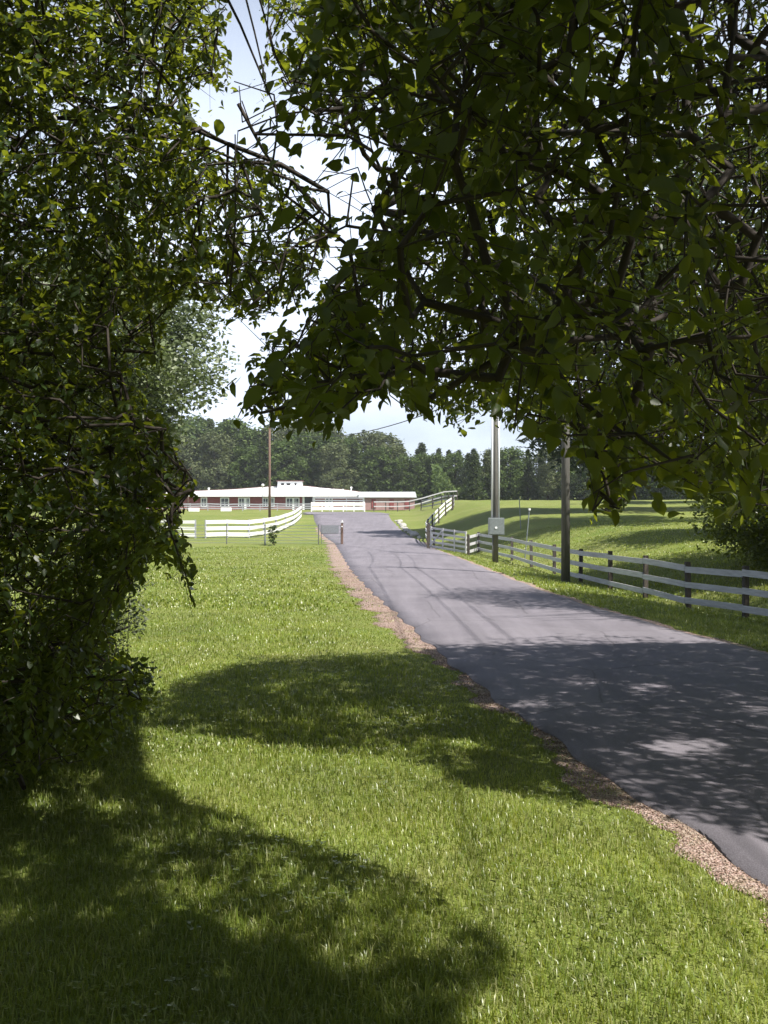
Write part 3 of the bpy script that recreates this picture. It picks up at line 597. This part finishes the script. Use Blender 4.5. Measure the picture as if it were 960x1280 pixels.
# ------------------------------------------------------------------ fences
def fence(label, pts, rails, h, pmat, bmat, post=.11, bh=.14, group=None, name='board_fence', pside=1, posttop=.06):
    p0 = Vector((pts[0][0], pts[0][1], z1(pts[0][0], pts[0][1]))); root = empty(name, p0); tag(root, label, 'fence', group)
    g = [Vector((x, y, z1(x, y)))-p0 for x, y in pts]
    for i_, p in enumerate(g):
        d = (g[min(i_+1, len(g)-1)]-g[max(i_-1, 0)]).normalized(); rz = math.atan2(d.y, d.x)
        jx = random.uniform(-.02, .02); hh = h+posttop+random.uniform(-.03, .03)
        MB().box((0,0,hh/2-.1), (post, post, hh+.2), 0, jx, random.uniform(-.02, .02)).build('post', pmat, root, bevel=.008)
        o = root.children[-1] if False else C.objects[-1]; o.location = p; o.rotation_euler.z = rz
    for i_ in range(len(g)-1):
        a_, b_ = g[i_], g[i_+1]; d = (b_-a_); s_ = Vector((-d.y, d.x, 0)).normalized()*(post/2+.018)*pside
        for k, rh in enumerate(rails):
            j1 = random.uniform(-.02, .02); j2 = random.uniform(-.02, .02); e = d.normalized()*.006
            MB().bar(a_+s_+e+Vector((0,0,rh*h+j1)), b_+s_-e+Vector((0,0,rh*h+j2)), .028, bh*random.uniform(.93, 1.05)).build('rail', bmat, root)
    return root
# right-hand fence along the drive
RF = [(9.6,17.4),(9.0,20.0),(8.6,22.0)]
for u, v in [(932,772),(860,760),(807,749),(763,738),(726,728),(693,718),(664,710),(640,702),(598,692)]:
    D = 2.43*F/(v-640); RF.append(((u-480)/F*D, D))
RF.append((4.66,57.4))
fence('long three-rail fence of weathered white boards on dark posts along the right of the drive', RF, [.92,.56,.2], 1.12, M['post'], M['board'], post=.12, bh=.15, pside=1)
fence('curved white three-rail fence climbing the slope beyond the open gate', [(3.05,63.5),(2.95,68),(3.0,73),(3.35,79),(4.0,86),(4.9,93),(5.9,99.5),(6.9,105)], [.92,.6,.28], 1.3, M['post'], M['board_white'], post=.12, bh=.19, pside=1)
fence('grey board fence crossing the slope top between curved fence and barn', [(7.0,105.6),(7.5,112),(7.4,119),(7,126),(6.2,133),(5,140)], [.92,.62,.3], 1.35, M['post'], M['board_grey'], post=.12, bh=.13, pside=-1)
LF = [((u-480)/F*D, D) for u, D in [(257,77),(284,77.6),(311,78.4),(330,80.4),(345,84),(357,89.5),(367,97),(373,106),(376,115)]]
fence('bright white three-rail board fence curving up left of the drive', LF, [.9,.55,.2], 1.32, M['board_grey'], M['board_white'], post=.12, bh=.27, pside=-1)
fence('short white board fence half hidden behind the left thicket', [((u-480)/F*D, D) for u, D in [(196,78),(219,77.6),(244,77.2)]], [.9,.55,.2], 1.32, M['board_grey'], M['board_white'], post=.12, bh=.26, pside=-1)
fence('long grey-white paddock fence in front of the barn wall', [(-37+2.6*k, 156+.25*k) for k in range(11)], [.95,.65,.35], 1.1, M['board_grey'], M['board_grey'], post=.14, bh=.17, pside=-1)
fence('white picket-like panel fence right of the barn door', [(-10.6+1.55*k, 152+.1*k) for k in range(6)], [.85,.35], 1.3, M['board_white'], M['board_white'], post=.16, bh=.5, pside=-1)
fence('grey rail fence rising in front of the red barn wall', [(-10.6+2.5*k, 155) for k in range(4)], [1.0,.8], 2.0, M['board_grey'], M['board_grey'], post=.12, bh=.2, pside=-1)
fence('dark-posted rail fence before the long shed', [(-1.5+1.75*k, 153) for k in range(8)], [.95,.5], 1.5, M['post'], M['board'], post=.14, bh=.16, pside=-1)

# wire mesh fence across the left lawn
wf0 = Vector((-15, 66, z1(-15, 66))); root = empty('wire_fence', wf0); tag(root, 'low wire mesh fence of thin grey strands across the far end of the left lawn', 'fence')
wp = [(-17,66.3),(-13.4,66.2),(-10,66.1),(-7.55,66),(-4.15,66)]
for k, (x, y) in enumerate(wp):
    z = z1(x, y); o = MB().tube([(0,0,-.1),(0,0,1.28)], .05 if k == 3 else .032, 8).build('post', M['galv'] if k == 3 else M['steel'], root); o.location = Vector((x, y, z))-wf0
for k, hh in enumerate([.1,.28,.46,.64,.84,1.04,1.22]):
    MB().tube([Vector((x, y, z1(x, y)+hh))-wf0 for x, y in wp], .014, 4).build('wire', M['galv'], root)
root = empty('farm_gate', (-4.0,66,z1(-4,66))); tag(root, 'narrow wire gate panel closing the fence up to the drive', 'gate')
for hh in (.1,.3,.5,.7,.95,1.2): MB().tube([(0,0,hh),(1.28,0,hh)], .014, 5).build('bar', M['galv'], root)
for x in (.02,1.27): MB().tube([(x,0,.05),(x,0,1.25)], .02, 6).build('upright', M['steel'], root)
sg = MB().box((0,0,0), (1.1,.02,.5)); o = sg.build('sign_panel', M['sign'], None); o.name = 'sign_board'; o.location = (-3.42,65.94,z1(-3.4,66)+.98); tag(o, 'weathered grey sign panel fixed on the wire gate', 'sign')
# gate posts
root = empty('gate_post', (-2.66,66,z1(-2.66,66))); tag(root, 'reddish brown gate post with pale cap at the left of the drive', 'post')
MB().box((0,0,.62), (.14,.14,1.5)).build('shaft', M['pole_red'], root, bevel=.012); MB().box((0,0,1.42), (.2,.2,.07)).tube([(0,0,1.45),(0,0,1.56)], [.07,.03], 10).build('cap', M['board'], root)
MB().tube([(.0,-.09,1.15),(.0,-.1,1.15)], .045, 12).build('reflector', M['trim'], root)
# open white gate at right
g0 = Vector((2.72,60.4,z1(2.72,60.4)+.1)); g1 = Vector((4.55,57.2,z1(4.55,57.2)+.1)); root = empty('farm_gate', g0); tag(root, 'whitish five-bar wooden gate swung open at the right of the drive', 'gate')
d = g1-g0
for k, hh in enumerate([.08,.34,.6,.86,1.14]): MB().bar(Vector((0,0,hh)), d+Vector((0,0,hh)), .03, .11).build('bar', M['board'], root)
for t in (.015,.36,.68,.985): 
    p = d*t+Vector((-.03,-.03,0)); MB().box((0,0,.61), (.09,.035,1.24), math.atan2(d.y, d.x)).build('upright', M['board'], root).location = p
MB().bar(Vector((-.06,-.04,.08)), d*.36+Vector((-.06,-.04,1.1)), .03, .09).build('brace', M['board'], root)
root = empty('gate_post', (2.6,60.9,z1(2.6,60.9))); tag(root, 'dark wooden gate post where the open white gate hangs', 'post')
MB().box((0,0,.65), (.2,.2,1.6)).build('shaft', M['post'], root, bevel=.012); MB().box((.1,-.1,.35), (.12,.05,.08)).box((.1,-.1,1.1), (.12,.05,.08)).build('hinge', M['steel'], root)

# ------------------------------------------------------------------ utility poles and wires
def pole(label, u, D, h, r, mat, arm=True, name='utility_pole'):
    x = (u-480)/F*D; z = z1(x, D); root = empty(name, (x, D, z)); tag(root, label, 'pole')
    MB().tube([(0,0,-.2),(0,0,h*.5),(0,0,h)], [r,r*.88,r*.72], 16).build('pole_shaft', mat, root, True)
    if arm:
        MB().box((0,-r*.9,h-.45), (1.9,.09,.11)).build('crossarm', M['pole'], root)
        for s_ in (-.85,-.3,.3,.85): MB().tube([(s_,-r*.9,h-.4),(s_,-r*.9,h-.32),(s_,-r*.9,h-.24)], [.03,.05,.03], 8).build('insulator', M['galv'], root)
    return root, Vector((x, D, z))
p1, b1 = pole('thick brown utility pole beside the drive, nearest pole', 707, 34, 10.2, .15, M['pole'])
p2, b2 = pole('utility pole carrying a grey meter box and white conduits', 619.5, 49, 9.6, .13, M['pole'])
p3, b3 = pole('slim reddish utility pole standing before the barn', 337, 106, 9.5, .14, M['pole_red'], False)
p4, b4 = pole('short thin pole by the left end of the barn', 235, 158, 5.6, .11, M['pole_red'], False)
MB().tube([(-.17,-.06,2.1),(-.17,-.06,8.6)], .05, 10).build('conduit', M['pvc'], p2, True)
MB().tube([(.15,-.06,2.1),(.15,-.06,7.9)], .042, 10).build('conduit', M['pvc'], p2, True)
bxr = MB().box((0,-.26,1.72), (.74,.24,.8)).build('meter_box', M['galv'], p2, bevel=.015)
MB().tube([(-.02,-.39,1.66),(-.02,-.42,1.66)], .055, 14).build('meter_dial', M['trim'], bxr); MB().box((.02,-.387,1.72), (.66,.012,.72)).build('box_door', M['galv'], bxr, bevel=.004)
MB().tube([(-.15,-.1,.0),(-.15,-.12,1.32)], .025, 8).build('ground_conduit', M['steel'], p2, True)
def wire(label, a_, b_, sag, r=.012, grp=None):
    a_ = Vector(a_); b_ = Vector(b_); pts = [a_.lerp(b_, t/24)-Vector((0,0,sag*4*(t/24)*(1-t/24))) for t in range(25)]
    o = MB().tube([p-a_ for p in pts], r, 5).build('overhead_wire', M['cable'], None, True); o.location = a_; tag(o, label, 'wire', grp)
for s_, sn in ((-.85,'left'),(.3,'middle'),(.85,'right')):
    wire(sn+' of three overhead wires between the two roadside utility poles', b1+Vector((s_,-.15,9.98)), b2+Vector((s_,-.12,9.38)), .35, .012, 'wires between the roadside poles')
    wire(sn+' of three overhead wires running from the nearest pole over the drive', b1+Vector((s_,-.15,9.98)), (b1.x+s_+1.5,-14,10.4), .7, .014, 'wires over the drive')
wire('sagging wire from the poles toward the reddish pole before the barn', b2+Vector((0,0,8.4)), b3+Vector((0,0,9.4)), 1.6, .03)
# thin stakes in the field
for u, D, h, lx, lab in [(656,50.5,2.35,.22,'thin leaning metal stake with white cap in the field'), (651,66,1.95,-.1,'faint thin stake standing in the shaded field')]:
    x = (u-480)/F*D; root = empty('field_stake', (x, D, z1(x, D))); tag(root, lab, 'stake')
    MB().tube([(0,0,-.1),(lx,0,h)], .028, 6).build('shaft', M['galv'], root)
    if lx > 0: MB().tube([(lx,0,h),(lx+.005,0,h+.1)], .06, 10).build('cap', M['lamp'], root)
# pale rocks along the drive's right edge
def rock(x, y, s):
    n_ = 10; V = []; 
    me = bpy.data.meshes.new('rock'); import bmesh
    bm = bmesh.new(); bmesh.ops.create_icosphere(bm, subdivisions=2, radius=1)
    for v_ in bm.verts: v_.co = Vector((v_.co.x*s*random.uniform(.9,1.15)*1.3, v_.co.y*s*random.uniform(.9,1.1), v_.co.z*s*.7*random.uniform(.85,1.1)))
    bm.to_mesh(me); bm.free(); me.materials.append(M['stone']); o = bpy.data.objects.new('rock', me); C.objects.link(o)
    o.location = (x, y, z1(x, y)+s*.3); o.rotation_euler.z = random.uniform(0, 6); return o
for k in range(16):
    y = 76+k*1.9+random.uniform(-.4,.4); x = float(xr(y))+.45+random.uniform(-.15,.15)
    tag(rock(x, y, random.uniform(.14,.3)), 'pale rock edging the drive beyond the gate, %s in the row from the near end' % ['first','second','third','fourth','fifth','sixth','seventh','eighth','ninth','tenth','eleventh','twelfth','thirteenth','fourteenth','fifteenth','farthest'][k], 'rock', 'pale rocks edging the drive')

# ------------------------------------------------------------------ barn
BY = 170.0; bz = 2.45
root = empty('barn', (-16, BY, bz)); tag(root, 'long low dark red barn with white roof and roof cupola behind the paddocks', 'barn')
x0, x1 = -23.5, 12.0; ev = 2.36; dep = 17
def W(*a_): return a_
mb = MB(); mb.box(((x0+x1)/2, dep/2, (ev-.1)/2-.2), (x1-x0, dep, ev+.3)).build('wall', M['barnred'], root)
# roof: gently hipped front slope rising to the middle
ex = .7; R0 = [(-24.5,.55),(-10,1.15),(-2.2,1.75),(2,1.75),(8,1.25),(x1+.8,.6)]
mb = MB()
for i_ in range(len(R0)-1):
    (xa, ha), (xb, hb) = R0[i_], R0[i_+1]
    mb.poly([(xa,-ex,ev),(xb,-ex,ev),(xb,dep/2,ev+hb),(xa,dep/2,ev+ha)])
    mb.poly([(xa,dep/2,ev+ha),(xb,dep/2,ev+hb),(xb,dep+ex,ev),(xa,dep+ex,ev)])
mb.poly([(R0[0][0],-ex,ev),(R0[0][0],dep/2,ev+R0[0][1]),(R0[0][0],dep+ex,ev)]); mb.poly([(R0[-1][0],-ex,ev),(R0[-1][0],dep+ex,ev),(R0[-1][0],dep/2,ev+R0[-1][1])])
mb.poly([(R0[0][0],-ex,ev-.004),(R0[0][0],dep+ex,ev-.004),(R0[-1][0],dep+ex,ev-.004),(R0[-1][0],-ex,ev-.004)])
mb.build('roof', M['roof'], root)
MB().box(((R0[0][0]+R0[-1][0])/2, -ex-.03, ev-.06), (R0[-1][0]-R0[0][0], .05, .3)).build('fascia', M['trim'], root)
MB().tube([(xa, dep/2, ev+ha+.02) for xa, ha in R0], .09, 6).build('ridge_cap', M['shingle'], root)
cup = MB().box((0,7.6,ev+1.75+.1), (4.1,2.4,1.3)).build('cupola', M['trim'], root)
MB().box((0,7.6,ev+1.75+.8), (4.5,2.9,.12)).build('cupola_roof', M['shingle'], cup)
for x, w_ in ((-1.2,.5),(-.2,.62),(1.0,.3)): MB().box((x,6.38,ev+2.0), (w_,.05,.34)).build('cupola_window', M['dark'], cup)
def bx(u): return (u-480)/F*BY+16
def window(u, w_, zc=1.25, h_=1.2, sash=True):
    f = MB().box((bx(u),-.03,zc), (w_+.35,.08,h_+.35)).build('window', M['trim'], root)
    MB().box((bx(u),-.085,zc), (w_,.04,h_)).build('pane', M['glass'], f)
    if sash: MB().box((bx(u),-.12,zc), (.07,.03,h_)).box((bx(u),-.123,zc), (w_,.03,.07)).build('glazing_bar', M['trim'], f)
for u, w_ in ((255,.7),(281,1.1),(302,.75),(309,.55),(332,.7),(340,.5),(362,.9),(370,.8),(411,.9)): window(u, w_)
for u in (306,366): MB().box((bx(u)+.1,-.06,.95), (.35,.1,2.1)).build('door_jamb', M['trim'], root)
dr = MB().box((bx(386),-.06,1.0), (1.35,.1,2.1)).build('door', M['dark'], root)
MB().box((bx(386)-.86,-.08,1.03), (.34,.14,2.2)).box((bx(386)+.86,-.08,1.03), (.34,.14,2.2)).build('door_frame', M['trim'], dr); MB().tube([(bx(386)+.5,-.13,1.0),(bx(386)+.5,-.2,1.0)], .04, 8).build('handle', M['galv'], dr)
MB().box((bx(464),-.06,.98), (3.2,.06,2.1)).build('faded_wall_panel', M['barnpink'], root)
for u, y, s_ in ((438,4,.35),(257,3,.3),(427,5,.25)):
    MB().tube([(bx(u),y,ev+.1),(bx(u),y,ev+1.2*s_*3)], .1, 8).tube([(bx(u),y,ev+1.2*s_*3),(bx(u),y,ev+1.2*s_*3+.25)], [.2,.14], 10).build('roof_vent', M['trim'], root)
# lower shed continuing to the right
root = empty('stable_shed', (1,163,2.5)); tag(root, 'low shed with pale grey roof to the right of the red barn', 'shed')
MB().box((-.5,3,.9), (8.6,6,2.0)).build('wall', M['barnpink'], root)
MB().poly([(-5,-.4,1.95),(4.1,-.4,1.95),(4.1,6.4,2.9),(-5,6.4,2.9)]).poly([(-5,-.4,1.85),(-5,6.4,2.8),(4.1,6.4,2.8),(4.1,-.4,1.85)]).poly([(-5,-.4,1.85),(4.1,-.4,1.85),(4.1,-.4,1.95),(-5,-.4,1.95)]).build('roof', M['roofgrey'], root)
for x in (-2.6,.2,2.6): MB().box((x,-.05,.9), (.7,.08,1.4)).build('stall_door', M['barnred'], root)
MB().box((-4.2,-.06,.95), (.3,.1,2)).build('corner_trim', M['trim'], root)
# things in front of the barn
o = MB().box((0,0,.5), (.95,.7,1.05)).box((0,0,1.05), (1.05,.8,.06)).build('feed_box', M['tan'], bevel=.02); o.location = (-10.9,167.2,z1(-10.9,167)+.02); tag(o, 'tan wooden feed box beside the dark barn door', 'box')
root = empty('yard_lamp', (-19.0,163,z1(-19,163))); tag(root, 'yard lamp with round white globe in front of the barn roof', 'lamp')
MB().tube([(0,0,-.1),(0,0,3.7)], .05, 8).build('lamp_post', M['galv'], root); MB().tube([(0,0,3.65),(0,0,3.75),(0,0,3.9),(0,0,4.05),(0,0,4.12)], [.08,.2,.25,.2,.06], 12).build('lamp_globe', M['lamp'], root, True)
for k, (x, y) in enumerate([(-27.5,150.5),(-23,151.5)]):
    root = empty('water_trough', (x, y, z1(x, y))); tag(root, ['pale water trough at the left of the paddock fence','pale water trough nearer the middle of the paddock fence'][k], 'trough')
    MB().box((0,0,.28), (1.5,.6,.55)).build('tank', M['trim'], root, bevel=.03); MB().box((0,0,.57), (1.35,.46,.02)).build('water', M['glass'], root)
print('done building', len(bpy.data.objects))

# ------------------------------------------------------------------ summer haze
HZ = MB().box((0, 150, 24), (420, 420, 56)).build('haze', M['trim']); HZ.location = (0, 0, 0)
hm = bpy.data.materials.new('haze_air'); hm.use_nodes = True; hn = hm.node_tree; hn.nodes.clear()
ho = hn.nodes.new('ShaderNodeOutputMaterial'); pv = hn.nodes.new('ShaderNodeVolumePrincipled'); pv.inputs['Color'].default_value = (.9,.95,1,1); pv.inputs['Density'].default_value = .00035; pv.inputs['Anisotropy'].default_value = .2
hn.links.new(pv.outputs[0], ho.inputs['Volume']); HZ.data.materials[0] = hm; tag(HZ, 'thin summer haze in the air over the paddocks', 'haze', kind='stuff')
